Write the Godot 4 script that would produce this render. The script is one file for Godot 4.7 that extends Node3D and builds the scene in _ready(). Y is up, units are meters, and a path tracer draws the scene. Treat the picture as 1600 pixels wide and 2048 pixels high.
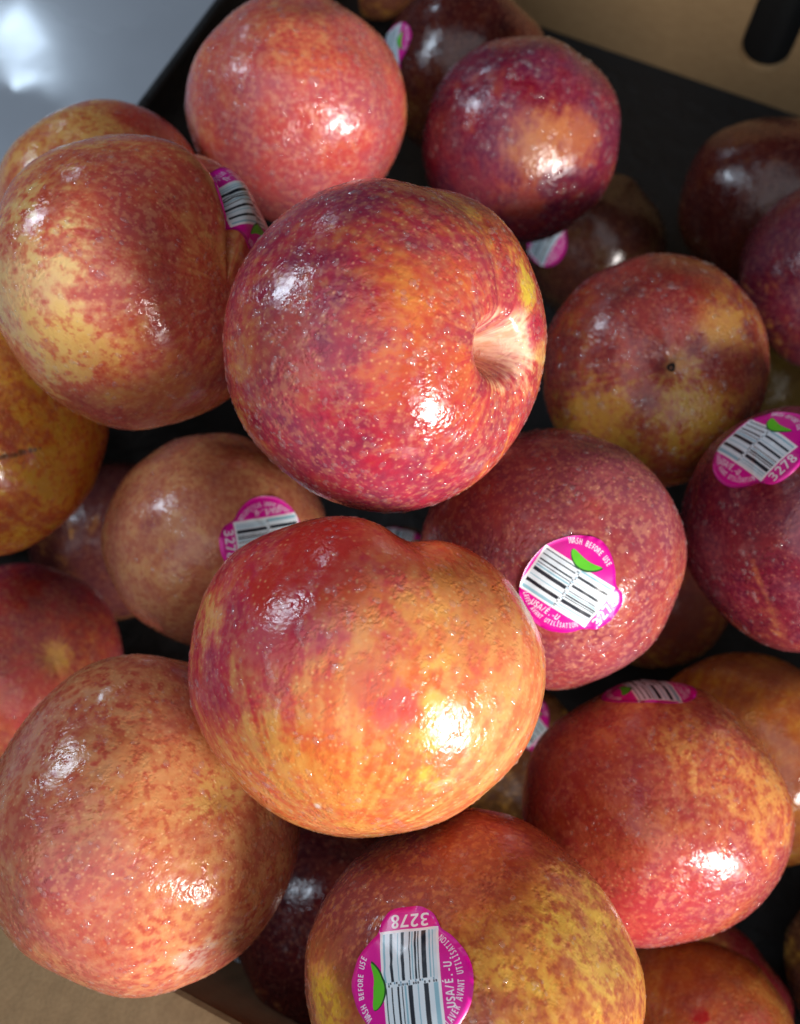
extends Node3D
# A box of wet, freckled plums on a shop table, seen from just above the heap. Units are metres, y is up.

var taken := {}
var jobs: Array = []
var low_noise := FastNoiseLite.new()
var mid_noise := FastNoiseLite.new()
var fine_noise := FastNoiseLite.new()
var cell_noise := FastNoiseLite.new()
var rng := RandomNumberGenerator.new()
var sticker_paper: StandardMaterial3D
var water: StandardMaterial3D
var scar_brown: StandardMaterial3D
var skin_relief: ImageTexture
var wet_map: ImageTexture
var dome: ArrayMesh


func numbered(called: String) -> String:
	if not taken.has(called):
		taken[called] = 0
		return called
	taken[called] += 1
	return "%s_%03d" % [called, taken[called]]


func tag(o: Node, label: String, category: String, group := "") -> void:
	o.set_meta("label", label)
	o.set_meta("category", category)
	if group != "":
		o.set_meta("group", group)


func part(called: String, mesh: Mesh, material: Material, parent: Node3D, at := Vector3.ZERO) -> MeshInstance3D:
	var o := MeshInstance3D.new()
	o.name = called
	o.mesh = mesh
	o.material_override = material
	o.position = at
	parent.add_child(o, true)
	return o


func flat(c: Color, rough := 0.8) -> StandardMaterial3D:
	var m := StandardMaterial3D.new()
	m.albedo_color = c
	m.roughness = rough
	return m


# ---------------------------------------------------------------- shape of a plum
# d is a direction in the plum's own axes: +y is the stem end, the seam runs down the meridian towards +x
func reach(s: Dictionary, d: Vector3) -> float:
	var th := acos(clampf(d.y, -1.0, 1.0))
	var flank := sqrt(maxf(1.0 - d.y * d.y, 0.0))
	var r := 1.0 / sqrt(d.x * d.x / (s.wide * s.wide) + d.z * d.z / (s.deep * s.deep) + d.y * d.y / (s.tall * s.tall))
	r *= 1.0 - s.cavity * exp(-pow(th / s.cavity_w, 2.0)) - s.pit * exp(-pow(th / s.pit_w, s.pit_p))
	r *= 1.0 - s.tip * exp(-pow((PI - th) / 0.32, 2.0))
	var phi := atan2(d.z, d.x)
	var groove := exp(-pow(phi / s.seam_w, 2.0)) * pow(flank, 0.6)
	var along := lerpf(s.seam_end, 1.0, smoothstep(s.seam_lo, 0.75, d.y))
	r *= 1.0 - s.seam * groove * along + s.seam * s.lobe * exp(-pow((absf(phi) - s.seam_w * 2.3) / (s.seam_w * 1.6), 2.0)) * along * flank
	r *= 1.0 + s.lump * low_noise.get_noise_3dv(d * 0.75 + s.off) + s.taper * d.y * flank
	r *= 1.0 + 0.003 * mid_noise.get_noise_3dv(d * 2.2 + s.off)
	return r * s.radius


func skin_at(s: Dictionary, d: Vector3) -> Array:
	var a := d.cross(Vector3.UP if absf(d.y) < 0.9 else Vector3.RIGHT).normalized()
	var b := a.cross(d).normalized()
	var e := 0.012
	var p := d * reach(s, d)
	var d1 := (d + a * e).normalized()
	var d2 := (d + b * e).normalized()
	var n := (d1 * reach(s, d1) - p).cross(d2 * reach(s, d2) - p).normalized()
	if n.dot(d) < 0.0:
		n = -n
	return [p, n]


func plum_mesh(s: Dictionary, around: int, rows: int) -> ArrayMesh:
	var pos := PackedVector3Array()
	var nor := PackedVector3Array()
	var uv := PackedVector2Array()
	var idx := PackedInt32Array()
	var wide := around + 1
	for j in rows + 1:
		var t := float(j) / rows
		var th: float = PI * (0.55 * t * t + 0.45 * t)
		for i in wide:
			var ph := TAU * (float(i % around) / around - 0.5)
			var d := Vector3(sin(th) * cos(ph), cos(th), sin(th) * sin(ph))
			pos.append(d * reach(s, d))
			uv.append(Vector2(float(i) / around, th / PI))
	nor.resize(pos.size())
	for j in rows + 1:
		for i in wide:
			var k := j * wide + i
			if j == 0 or j == rows:
				nor[k] = Vector3(0, 1 if j == 0 else -1, 0)
				continue
			var left := j * wide + (i - 1 if i > 0 else around - 1)
			var right := j * wide + (i + 1 if i < around else 1)
			var n := (pos[right] - pos[left]).cross(pos[k - wide] - pos[k + wide])
			nor[k] = (n if n.dot(pos[k]) > 0.0 else -n).normalized()
	for j in rows:
		for i in around:
			var a := j * wide + i
			var b := a + 1
			var c := a + wide
			var e := c + 1
			if j > 0:
				idx.append_array(PackedInt32Array([a, b, c]))
			if j < rows - 1:
				idx.append_array(PackedInt32Array([b, e, c]))
	for t in range(0, idx.size(), 3):
		var a := pos[idx[t]]
		var out := (pos[idx[t + 2]] - a).cross(pos[idx[t + 1]] - a)
		if out.dot(nor[idx[t]] + nor[idx[t + 1]] + nor[idx[t + 2]]) < 0.0:
			var keep := idx[t + 1]
			idx[t + 1] = idx[t + 2]
			idx[t + 2] = keep
	var arrays := []
	arrays.resize(Mesh.ARRAY_MAX)
	arrays[Mesh.ARRAY_VERTEX] = pos
	arrays[Mesh.ARRAY_NORMAL] = nor
	arrays[Mesh.ARRAY_TEX_UV] = uv
	arrays[Mesh.ARRAY_TEX_UV2] = uv
	arrays[Mesh.ARRAY_INDEX] = idx
	var m := ArrayMesh.new()
	m.add_surface_from_arrays(Mesh.PRIMITIVE_TRIANGLES, arrays)
	return m


# ---------------------------------------------------------------- colour of the skin
func paint(n: int) -> void:
	var job: Dictionary = jobs[n]
	var k: Dictionary = job.skin
	var w: int = job.width
	var h: int = w / 2
	var bytes := PackedByteArray()
	bytes.resize(w * h * 3)
	var off: Vector3 = job.off
	var off2 := Vector3(off.y, off.z, off.x) * 1.7 + Vector3(9, 4, 2)
	var bd: Vector3 = job.blush_dir
	var patches: Array = job.patches
	var yel: Color = k.yellow
	var org: Color = k.orange
	var red: Color = k.red
	var dark: Color = k.dark
	var fleck_c: Color = k.fleck_color
	var bloom_c := Color(0.78, 0.64, 0.62)
	var bias: float = k.bias
	var kk: float = k.turn
	var ws: float = k.streak
	var mot: float = k.mottle
	var fleck: float = k.fleck
	var dots: float = k.dots
	var bloom: float = k.bloom
	var star: float = k.star
	var edge: float = k.get("edge", 0.7)
	var grain: float = k.get("grain", 0.4)
	var at := 0
	for j in h:
		var th := PI * (j + 0.5) / h
		var sy := cos(th)
		var sr := sin(th)
		for i in w:
			var ph := TAU * ((i + 0.5) / w - 0.5)
			var cx := cos(ph)
			var cz := sin(ph)
			var d := Vector3(sr * cx, sy, sr * cz)
			var a := low_noise.get_noise_3dv(d + off)
			var m := mid_noise.get_noise_3dv(d + off)
			var f := fine_noise.get_noise_3dv(d + off)
			var f2 := fine_noise.get_noise_3dv(d * 0.8 + off2)
			var s := mid_noise.get_noise_3d(cx * 2.3 + off.x, sy * 0.35 + off.y, cz * 2.3 + off.z) * (smoothstep(0.0, 0.55, sr) if sy < 0.0 else 1.0)
			var t := bias + kk * d.dot(bd) + 0.9 * a + ws * s + 0.55 * m + 0.35 * f2
			var b := smoothstep(-edge, edge, t)
			var c := yel.lerp(org, clampf(0.55 + 0.7 * m + 0.7 * f2 + grain * s, 0.0, 1.0))
			c = c.lerp(red.lerp(dark, clampf(0.05 + 0.5 * t - 0.6 * f2 + 0.6 * m, 0.0, 1.0)), b)
			for p in patches:
				var near := d.dot(p[0])
				if near > p[1]:
					var q: float = acos(minf(near, 1.0)) / p[2] + p[4] * (0.75 * m + 0.45 * s + 0.5 * f2)
					if q < 1.3:
						c = c.lerp(p[3], smoothstep(1.3, 0.35, q) * p[5])
			if mot > 0.0:
				c = c.lerp(red.lerp(dark, 0.25), smoothstep(-0.06, 0.48, f2 + 0.35 * f + 0.2 * m) * mot * (1.0 - 0.6 * b))
			if fleck > 0.0:
				c = c.lerp(fleck_c, smoothstep(-0.05, 0.5, f + 0.3 * m) * fleck * (0.25 + 0.75 * b))
			if star > 0.0 and sy > 0.55:
				var ray := smoothstep(0.55, 0.9, sy + 0.35 * s + 0.1 * m) * star
				c = c.lerp(k.star_color, ray)
			if dots > 0.0:
				var cell := cell_noise.get_noise_3dv(d + off)
				if cell < -0.74:
					c = c.lerp(Color(0.93, 0.76, 0.5), 0.9 * dots * smoothstep(-0.74, -0.90, cell))
			if bloom > 0.0:
				c = c.lerp(bloom_c, bloom * clampf(0.5 + 1.3 * a + 0.8 * m + 0.5 * f, 0.0, 1.0))
			bytes[at] = clampi(int(c.r * 255.0), 0, 255)
			bytes[at + 1] = clampi(int(c.g * 255.0), 0, 255)
			bytes[at + 2] = clampi(int(c.b * 255.0), 0, 255)
			at += 3
	job.image = Image.create_from_data(w, h, false, Image.FORMAT_RGB8, bytes)


func base_skin() -> Dictionary:
	return {
		"yellow": Color(0.83, 0.62, 0.27), "orange": Color(0.80, 0.42, 0.16), "red": Color(0.66, 0.15, 0.14), "dark": Color(0.40, 0.07, 0.11), "fleck_color": Color(0.78, 0.55, 0.32),
		"bias": 0.0, "turn": 0.5, "streak": 0.5, "mottle": 0.3, "fleck": 0.35, "dots": 0.5, "bloom": 0.16, "star": 0.0, "star_color": Color(0.86, 0.72, 0.28), "gloss": 0.31,
	}


func base_shape() -> Dictionary:
	return {"wide": 1.0, "deep": 1.0, "tall": 0.95, "cavity": 0.1, "cavity_w": 0.5, "pit": 0.06, "pit_w": 0.17, "pit_p": 2.0, "tip": 0.02, "seam": 0.025, "seam_w": 0.2, "seam_end": 0.3, "seam_lo": -0.9, "lobe": 0.35, "lump": 0.05, "taper": 0.0}


# at is the middle of the plum; stem and seam are directions in the world
func plum(label: String, at: Vector3, radius: float, stem: Vector3, seam: Vector3, shape: Dictionary, skin: Dictionary, patches: Array, wide: int, detail := 1.0) -> Dictionary:
	var s := base_shape()
	s.merge(shape, true)
	var k := base_skin()
	k.merge(skin, true)
	s.radius = radius
	s.lump = s.lump * 1.5
	s.wide *= 1.0 + 0.03 * sin(at.x * 700.0)
	s.deep *= 1.0 + 0.03 * sin(at.z * 900.0 + 1.0)
	s.off = at * 190.0 + Vector3(3, 17, 31)
	var root := Node3D.new()
	root.name = numbered("plum")
	add_child(root)
	tag(root, label, "plum", "plums heaped in the cardboard box")
	root.position = at - Vector3(0, radius, 0)
	var y := stem.normalized()
	var z := seam.cross(y).normalized()
	var turn := Basis(y.cross(z), y, z)
	s.turn = turn
	s.root = root
	var m := StandardMaterial3D.new()
	m.roughness = k.gloss
	m.roughness_texture = wet_map
	m.metallic_specular = 0.5
	m.uv1_triplanar = true
	m.uv1_scale = Vector3.ONE * 33.0
	m.uv1_offset = Vector3(at.x * 37.0, at.y * 53.0, at.z * 71.0)
	m.uv1_triplanar_sharpness = 4.0
	m.heightmap_enabled = true
	m.heightmap_texture = skin_relief
	m.heightmap_scale = k.get("relief", 0.0105)
	var body := part("skin", plum_mesh(s, int(112 * detail), int(72 * detail)), m, root, Vector3(0, radius, 0))
	body.basis = turn
	s.body = body
	var own := []
	for p in patches:
		var pd: Vector3 = turn.inverse() * (p[0] as Vector3).normalized()
		own.append([pd, cos(deg_to_rad(p[1] * (1.3 + p[3]))), deg_to_rad(p[1]), p[2], p[3], p[4]])
	jobs.append({"skin": k, "width": wide, "off": s.off * 0.37, "patches": own, "blush_dir": turn.inverse() * (k.get("blush", Vector3.UP) as Vector3).normalized(), "material": m})
	return s


func finish_skins() -> void:
	var task := WorkerThreadPool.add_group_task(paint, jobs.size(), -1, true)
	WorkerThreadPool.wait_for_group_task_completion(task)
	for job in jobs:
		var m: StandardMaterial3D = job.material
		m.detail_enabled = true
		m.detail_blend_mode = BaseMaterial3D.BLEND_MODE_MIX
		m.detail_uv_layer = BaseMaterial3D.DETAIL_UV_2
		m.detail_albedo = ImageTexture.create_from_image(job.image)


# ---------------------------------------------------------------- water on the skin
func make_dome() -> void:
	var pos := PackedVector3Array()
	var nor := PackedVector3Array()
	var idx := PackedInt32Array()
	# a flattish cap that meets the skin at about 40 degrees, one unit in radius
	var sides := 10
	var curve := 1.0 / sin(deg_to_rad(40.0))
	for j in 4:
		var e := deg_to_rad(40.0) * j / 3.0
		for i in sides:
			var ph := TAU * i / sides
			var n := Vector3(sin(e) * cos(ph), cos(e), sin(e) * sin(ph))
			pos.append(n * curve - Vector3(0, curve * cos(deg_to_rad(40.0)) + 0.04, 0))
			nor.append(n)
	for j in 3:
		for i in sides:
			var a := j * sides + i
			var b := j * sides + (i + 1) % sides
			for t in [[a, b, b + sides], [a, b + sides, a + sides]]:
				var q := (pos[t[2]] - pos[t[0]]).cross(pos[t[1]] - pos[t[0]])
				if q.length() > 1e-9:
					idx.append_array(PackedInt32Array(t if q.dot(nor[t[0]] + nor[t[1]] + nor[t[2]]) > 0.0 else [t[0], t[2], t[1]]))
	var arrays := []
	arrays.resize(Mesh.ARRAY_MAX)
	arrays[Mesh.ARRAY_VERTEX] = pos
	arrays[Mesh.ARRAY_NORMAL] = nor
	arrays[Mesh.ARRAY_INDEX] = idx
	dome = ArrayMesh.new()
	dome.add_surface_from_arrays(Mesh.PRIMITIVE_TRIANGLES, arrays)


# beads of water: small ones everywhere, larger ones in clusters
func wet(s: Dictionary, count: int, size := 1.0, clear: Array = []) -> void:
	var places: Array[Transform3D] = []
	var tries := 0
	while places.size() < count and tries < count * 6:
		tries += 1
		var d := Vector3(rng.randfn(), rng.randfn(), rng.randfn()).normalized()
		var world: Vector3 = s.turn * d
		if world.y < -0.55:
			continue
		var cluster: float = mid_noise.get_noise_3dv(d * 0.8 + s.off) + 0.5 * low_noise.get_noise_3dv(d * 1.5 + s.off)
		if cluster < rng.randf_range(-0.45, 0.25):
			continue
		var hidden := false
		for c in clear:
			if d.dot(c) > 0.93:
				hidden = true
		if hidden:
			continue
		var at := skin_at(s, d)
		var n: Vector3 = at[1]
		var r: float = (0.00028 + 0.00048 * pow(rng.randf(), 2.0)) * size
		if rng.randf() < 0.03:
			r *= 1.4
		var x := n.cross(Vector3(rng.randfn(), rng.randfn(), rng.randfn())).normalized()
		var z := x.cross(n)
		var long := rng.randf_range(0.8, 1.35) if rng.randf() < 0.85 else rng.randf_range(1.3, 1.7)
		places.append(Transform3D(Basis(x * r * long, n * r * rng.randf_range(0.75, 1.1), z * r / long), at[0]))
	var mm := MultiMesh.new()
	mm.transform_format = MultiMesh.TRANSFORM_3D
	mm.mesh = dome
	mm.instance_count = places.size()
	for i in places.size():
		mm.set_instance_transform(i, places[i])
	var o := MultiMeshInstance3D.new()
	o.name = "water_droplets"
	o.multimesh = mm
	o.material_override = water
	o.position = s.body.position
	o.basis = s.turn
	o.set_meta("kind", "stuff")
	s.root.add_child(o, true)


# a run of water that has gathered in a line: a low rounded ridge along a wandering path between world directions
func trail(s: Dictionary, from: Vector3, to: Vector3, half: float, bend := 1.0) -> void:
	var st := SurfaceTool.new()
	st.begin(Mesh.PRIMITIVE_TRIANGLES)
	st.set_smooth_group(0)
	var a: Vector3 = s.turn.inverse() * from.normalized()
	var b: Vector3 = s.turn.inverse() * to.normalized()
	var steps := 26
	var across := 6
	var grid := []
	var shift := rng.randf() * 50.0
	for i in steps + 1:
		var t := float(i) / steps
		var d := a.slerp(b, t)
		var go := (b - a).normalized()
		var side := d.cross(go).normalized()
		d = (d + side * bend * 0.05 * mid_noise.get_noise_2d(shift + t * 0.22, 3.0)).normalized()
		var w: float = half * pow(sin(PI * clampf(t, 0.02, 0.98)), 0.45) * (0.75 + 0.9 * absf(mid_noise.get_noise_2d(shift + t * 0.8, 9.0)))
		var line := []
		for j in across + 1:
			var u := 2.0 * j / across - 1.0
			var dd: Vector3 = (d + side * u * w / s.radius).normalized()
			var at := skin_at(s, dd)
			line.append(at[0] + at[1] * ((1.0 - u * u) * w * 0.5 - 0.00002))
		grid.append(line)
	for i in steps:
		for j in across:
			var q := [grid[i][j], grid[i][j + 1], grid[i + 1][j + 1], grid[i + 1][j]]
			for t in [[0, 1, 2], [0, 2, 3]]:
				var o: Vector3 = (q[t[2]] - q[t[0]]).cross(q[t[1]] - q[t[0]])
				for v in (t if o.dot(q[0]) > 0.0 else [t[0], t[2], t[1]]):
					st.add_vertex(q[v])
	st.index()
	st.generate_normals()
	var m := part("water_trail", st.commit(), water, s.root, s.body.position)
	m.basis = s.turn


# ---------------------------------------------------------------- the fruit sticker
var canvas: Image
const MM := 34.0   # pixels of the drawing per millimetre of the sticker


func spot(p: Vector2) -> Vector2:
	return Vector2((p.x + 15.0) * MM, (15.2 - p.y) * MM)


func fill(points: PackedVector2Array, c: Color) -> void:
	var q := PackedVector2Array()
	for p in points:
		q.append(spot(p))
	var lo := 1e9
	var hi := -1e9
	for p in q:
		lo = minf(lo, p.y)
		hi = maxf(hi, p.y)
	for y in range(maxi(int(lo), 0), mini(int(hi) + 2, canvas.get_height())):
		var xs := []
		for i in q.size():
			var a := q[i]
			var b := q[(i + 1) % q.size()]
			if (a.y <= y + 0.5) != (b.y <= y + 0.5):
				xs.append(a.x + (y + 0.5 - a.y) / (b.y - a.y) * (b.x - a.x))
		xs.sort()
		for i in range(0, xs.size() - 1, 2):
			var x0 := int(round(xs[i]))
			canvas.fill_rect(Rect2i(x0, y, maxi(int(round(xs[i + 1])) - x0, 0), 1), c)


func bar(x0: float, y0: float, x1: float, y1: float, c: Color) -> void:
	fill(PackedVector2Array([Vector2(x0, y0), Vector2(x1, y0), Vector2(x1, y1), Vector2(x0, y1)]), c)


# one letter, its foot at `at`, its upright along `up`, `tall` mm high
func letter(ch: String, at: Vector2, up: Vector2, tall: float, squeeze: float, c: Color, font: Font) -> void:
	if ch == " ":
		return
	var t := TextMesh.new()
	t.text = ch
	t.font = font
	t.font_size = 64
	t.pixel_size = 1.0
	t.depth = 1.0
	t.curve_step = 2.0
	t.horizontal_alignment = HORIZONTAL_ALIGNMENT_CENTER
	t.vertical_alignment = VERTICAL_ALIGNMENT_CENTER
	var arrays := t.get_mesh_arrays()
	var v: PackedVector3Array = arrays[Mesh.ARRAY_VERTEX]
	var n: PackedVector3Array = arrays[Mesh.ARRAY_NORMAL]
	var ix := PackedInt32Array(range(v.size()))
	if arrays[Mesh.ARRAY_INDEX] != null and (arrays[Mesh.ARRAY_INDEX] as PackedInt32Array).size() > 0:
		ix = arrays[Mesh.ARRAY_INDEX]
	var k := tall / 46.0
	var right := Vector2(up.y, -up.x)
	for i in range(0, ix.size() - 2, 3):
		if n[ix[i]].z < 0.5:
			continue
		var tri := PackedVector2Array()
		for j in 3:
			var p := v[ix[i + j]]
			tri.append(at + right * p.x * k * squeeze + up * p.y * k)
		fill(tri, c)


func words(text: String, middle: Vector2, up: Vector2, tall: float, step: float, squeeze: float, c: Color, font: Font) -> void:
	var right := Vector2(up.y, -up.x)
	for i in text.length():
		letter(text[i], middle + right * step * (i - (text.length() - 1) / 2.0), up, tall, squeeze, c, font)


func arc(text: String, centre: Vector2, radius: float, middle: float, step: float, tall: float, squeeze: float, c: Color, font: Font, inside := false) -> void:
	for i in text.length():
		var along := step * (i - (text.length() - 1) / 2.0) / radius
		var a := middle + (along if inside else -along)
		var out := Vector2(cos(a), sin(a))
		letter(text[i], centre + out * radius, -out if inside else out, tall, squeeze, c, font)


func sticker_outline() -> PackedVector2Array:
	var knots := [Vector2(0, 14.6), Vector2(4.2, 13.4), Vector2(7.4, 10.6), Vector2(9.4, 7.7), Vector2(10.6, 6.6), Vector2(12.5, 6.0), Vector2(14.2, 4.0), Vector2(14.9, 1.2), Vector2(14.7, -2.4), Vector2(13.3, -5.2), Vector2(11.2, -6.4), Vector2(9.7, -7.2), Vector2(7.6, -9.7), Vector2(4, -12.2), Vector2(0, -13), Vector2(-5, -11.8), Vector2(-9, -8.2), Vector2(-11, -3), Vector2(-11.2, 2), Vector2(-9.9, 7), Vector2(-5.6, 12)]
	var out := PackedVector2Array()
	for i in knots.size():
		for k in 4:
			var n := knots.size()
			out.append(knots[i].cubic_interpolate(knots[(i + 1) % n], knots[(i + n - 1) % n], knots[(i + 2) % n], k / 4.0))
	return out


func draw_sticker() -> void:
	canvas = Image.create(1020, 1020, false, Image.FORMAT_RGB8)
	var pink := Color(0.86, 0.05, 0.60)
	var white := Color(0.95, 0.94, 0.95)
	var ink := Color(0.09, 0.12, 0.17)
	canvas.fill(pink)
	var bold := SystemFont.new()
	bold.font_names = PackedStringArray(["Droid Sans"])
	bold.font_weight = 700
	bar(-10.4, -6.5, 10.2, 6.3, white)
	bar(-9.9, -6.0, 9.7, 5.8, Color(0.86, 0.92, 0.95))
	# the two stacked rows of the bar code lie left and right of a ragged divider
	var code := RandomNumberGenerator.new()
	code.seed = 3278
	for side in 2:
		var x0 := -9.8 if side == 0 else 0.5
		var x1 := -0.5 if side == 0 else 9.6
		var y := 5.6
		while y > -5.8:
			var thick: float = [0.22, 0.22, 0.3, 0.42, 0.62, 0.95][code.randi() % 6]
			var tone: Color = ink if code.randf() < 0.45 else Color(0.55, 0.74, 0.80)
			bar(x0, maxf(y - thick, -5.9), x1, y, tone)
			y -= thick + [0.3, 0.4, 0.6, 0.8, 1.1][code.randi() % 5]
	for i in 24:
		var y := 5.4 - i * 0.47
		if code.randf() < 0.6:
			bar(-0.42, y - 0.3, 0.0, y, ink if code.randf() < 0.6 else Color(0.42, 0.6, 0.7))
		if code.randf() < 0.6:
			bar(0.05, y - 0.3, 0.42, y, ink if code.randf() < 0.6 else Color(0.42, 0.6, 0.7))
	words("3278", Vector2(12.0, -0.3), Vector2(-1, 0), 2.7, 2.15, 0.95, white, bold)
	arc("WASH BEFORE USE", Vector2(0, 1.2), 10.9, PI / 2, 0.86, 1.5, 0.62, white, bold)
	arc("LAVER AVANT UTILISATION", Vector2(0, 0), 10.5, -PI / 2, 0.8, 1.35, 0.6, white, bold, true)
	words("USA/É.-U.", Vector2(-0.6, -8.1), Vector2(0, 1), 1.7, 1.05, 0.75, white, bold)
	# a plain green mark under the upper line of words
	var mark := PackedVector2Array()
	var edge := PackedVector2Array()
	for i in 40:
		var a := TAU * i / 40
		var p := Vector2(4.4 * cos(a), 1.25 * sin(a) * (1.0 + 0.5 * cos(a + 2.4)) + 0.55 * cos(2.0 * a))
		mark.append(Vector2(0.2, 8.15) + p)
		edge.append(Vector2(0.32, 8.0) + p * Vector2(1.06, 1.14))
	fill(edge, Color(0.10, 0.30, 0.12))
	fill(mark, Color(0.36, 0.78, 0.14))
	canvas.resize(510, 510, Image.INTERPOLATE_LANCZOS)
	sticker_paper = flat(Color.WHITE, 0.38)
	sticker_paper.albedo_texture = ImageTexture.create_from_image(canvas)
	sticker_paper.clearcoat_enabled = true
	sticker_paper.clearcoat = 0.15
	sticker_paper.clearcoat_roughness = 0.1


# middle and up are directions in the world; span scales the sticker (1 = 27 mm high)
func sticker(s: Dictionary, middle: Vector3, up: Vector3, span := 1.0, label := "") -> Vector3:
	var n: Vector3 = s.turn.inverse() * middle.normalized()
	var u: Vector3 = s.turn.inverse() * up
	u = (u - n * u.dot(n)).normalized()
	var x := u.cross(n)
	var rim := sticker_outline()
	var st := SurfaceTool.new()
	st.begin(Mesh.PRIMITIVE_TRIANGLES)
	st.set_smooth_group(0)
	var rings := 12
	var grid := []
	for j in rings + 2:
		var line := []
		for i in rim.size():
			var t := minf(float(j) / rings, 1.0)
			var p := rim[i] * t
			var q := p * 0.001 * span
			var ang: float = q.length() / s.radius
			var go := (x * q.x + u * q.y).normalized() if q.length() > 0.0 else u
			var d := (n * cos(ang) + go * sin(ang)).normalized()
			var at := skin_at(s, d)
			var lift := 0.00022 + 0.00010 * mid_noise.get_noise_2d(p.x * 0.06 + s.off.x, p.y * 0.06) + 0.0009 * smoothstep(0.8, 1.0, t) * maxf(mid_noise.get_noise_2d(cos(TAU * i / rim.size()) * 0.25 + s.off.y, sin(TAU * i / rim.size()) * 0.25), 0.0) + 0.0003 * exp(-pow((p.x * 0.8 + p.y * 0.6 - 3.0 - 4.0 * sin(s.off.z)) / 0.7, 2.0))
			if j > rings:
				lift = -0.0002
			line.append([at[0] + at[1] * lift, Vector2((p.x + 15.0) / 30.0, (15.2 - p.y) / 30.0)])
		grid.append(line)
	for j in rings + 1:
		for i in rim.size():
			var k := (i + 1) % rim.size()
			var q := [grid[j][i], grid[j][k], grid[j + 1][k], grid[j + 1][i]]
			for t in [[0, 1, 2], [0, 2, 3]]:
				var o: Vector3 = (q[t[2]][0] - q[t[0]][0]).cross(q[t[1]][0] - q[t[0]][0])
				if o.length() < 1e-14:
					continue
				for v in (t if o.dot(q[3][0]) > 0.0 else [t[0], t[2], t[1]]):
					st.set_uv(q[v][1])
					st.add_vertex(q[v][0])
	st.index()
	st.generate_normals()
	var o := part("sticker", st.commit(), sticker_paper, s.root, s.body.position)
	o.basis = s.turn
	if label != "":
		o.set_meta("label", label)
	return n


# the dry scar at the bottom of the stem hollow
func scar(s: Dictionary, size: float) -> void:
	var st := SurfaceTool.new()
	st.begin(Mesh.PRIMITIVE_TRIANGLES)
	st.set_smooth_group(0)
	var mid := reach(s, Vector3.UP)
	var ring := []
	for j in 4:
		for i in 12:
			var a := TAU * i / 12
			var r := size * j / 3.0 * (1.0 + 0.2 * sin(3.0 * a + s.off.x))
			ring.append(Vector3(cos(a) * r, mid + 0.0006 * (1.0 - pow(j / 3.0, 2.0)) - 0.0012 * (1.0 if j == 0 else 0.0), sin(a) * r))
	for j in 3:
		for i in 12:
			var k := (i + 1) % 12
			for v in [j * 12 + i, j * 12 + k, j * 12 + 12 + k, j * 12 + i, j * 12 + 12 + k, j * 12 + 12 + i]:
				st.add_vertex(ring[v])
	st.index()
	st.generate_normals()
	var o := part("stem_scar", st.commit(), scar_brown, s.root, s.body.position)
	o.basis = s.turn


# ---------------------------------------------------------------- shared textures
func make_textures() -> void:
	low_noise.seed = 11
	low_noise.noise_type = FastNoiseLite.TYPE_SIMPLEX_SMOOTH
	low_noise.frequency = 0.9
	low_noise.fractal_octaves = 2
	mid_noise.seed = 23
	mid_noise.noise_type = FastNoiseLite.TYPE_SIMPLEX_SMOOTH
	mid_noise.frequency = 3.4
	mid_noise.fractal_octaves = 3
	fine_noise.seed = 37
	fine_noise.noise_type = FastNoiseLite.TYPE_SIMPLEX_SMOOTH
	fine_noise.frequency = 15.0
	fine_noise.fractal_octaves = 3
	fine_noise.fractal_gain = 0.6
	cell_noise.seed = 5
	cell_noise.noise_type = FastNoiseLite.TYPE_CELLULAR
	cell_noise.fractal_type = FastNoiseLite.FRACTAL_NONE
	cell_noise.frequency = 23.0
	cell_noise.cellular_return_type = FastNoiseLite.RETURN_DISTANCE
	# relief of the skin: the gentle crinkles of a drying film of water, one tile is 30 mm
	var crinkle := FastNoiseLite.new()
	crinkle.seed = 19
	crinkle.noise_type = FastNoiseLite.TYPE_SIMPLEX_SMOOTH
	crinkle.frequency = 0.034
	crinkle.fractal_octaves = 3
	crinkle.fractal_gain = 0.45
	crinkle.domain_warp_enabled = true
	crinkle.domain_warp_amplitude = 9.0
	crinkle.domain_warp_frequency = 0.03
	var ci := crinkle.get_seamless_image(640, 640)
	ci.convert(Image.FORMAT_RF)
	var calm := FastNoiseLite.new()
	calm.seed = 44
	calm.frequency = 0.009
	var cm := calm.get_seamless_image(640, 640)
	for y in 640:
		for x in 640:
			var v := 0.5 + (ci.get_pixel(x, y).r - 0.5) * (0.25 + 1.3 * smoothstep(0.35, 0.7, cm.get_pixel(x, y).r))
			ci.set_pixel(x, y, Color(v, 0, 0))
	skin_relief = ImageTexture.create_from_image(ci)
	var film := FastNoiseLite.new()
	film.seed = 71
	film.frequency = 0.012
	film.fractal_octaves = 4
	var wi := film.get_seamless_image(512, 512)
	for y in 512:
		for x in 512:
			var v := wi.get_pixel(x, y).r
			var q := clampf(0.5 + (v - 0.45) * 1.6, 0.42, 1.0)
			wi.set_pixel(x, y, Color(q, q, q))
	wet_map = ImageTexture.create_from_image(wi)
	water = StandardMaterial3D.new()
	water.albedo_color = Color(1, 1, 1, 0.02)
	water.transparency = BaseMaterial3D.TRANSPARENCY_ALPHA
	water.roughness = 0.05
	water.metallic_specular = 0.5
	water.metallic = 0.03
	scar_brown = flat(Color(0.10, 0.06, 0.04), 0.9)
	make_dome()


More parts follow.
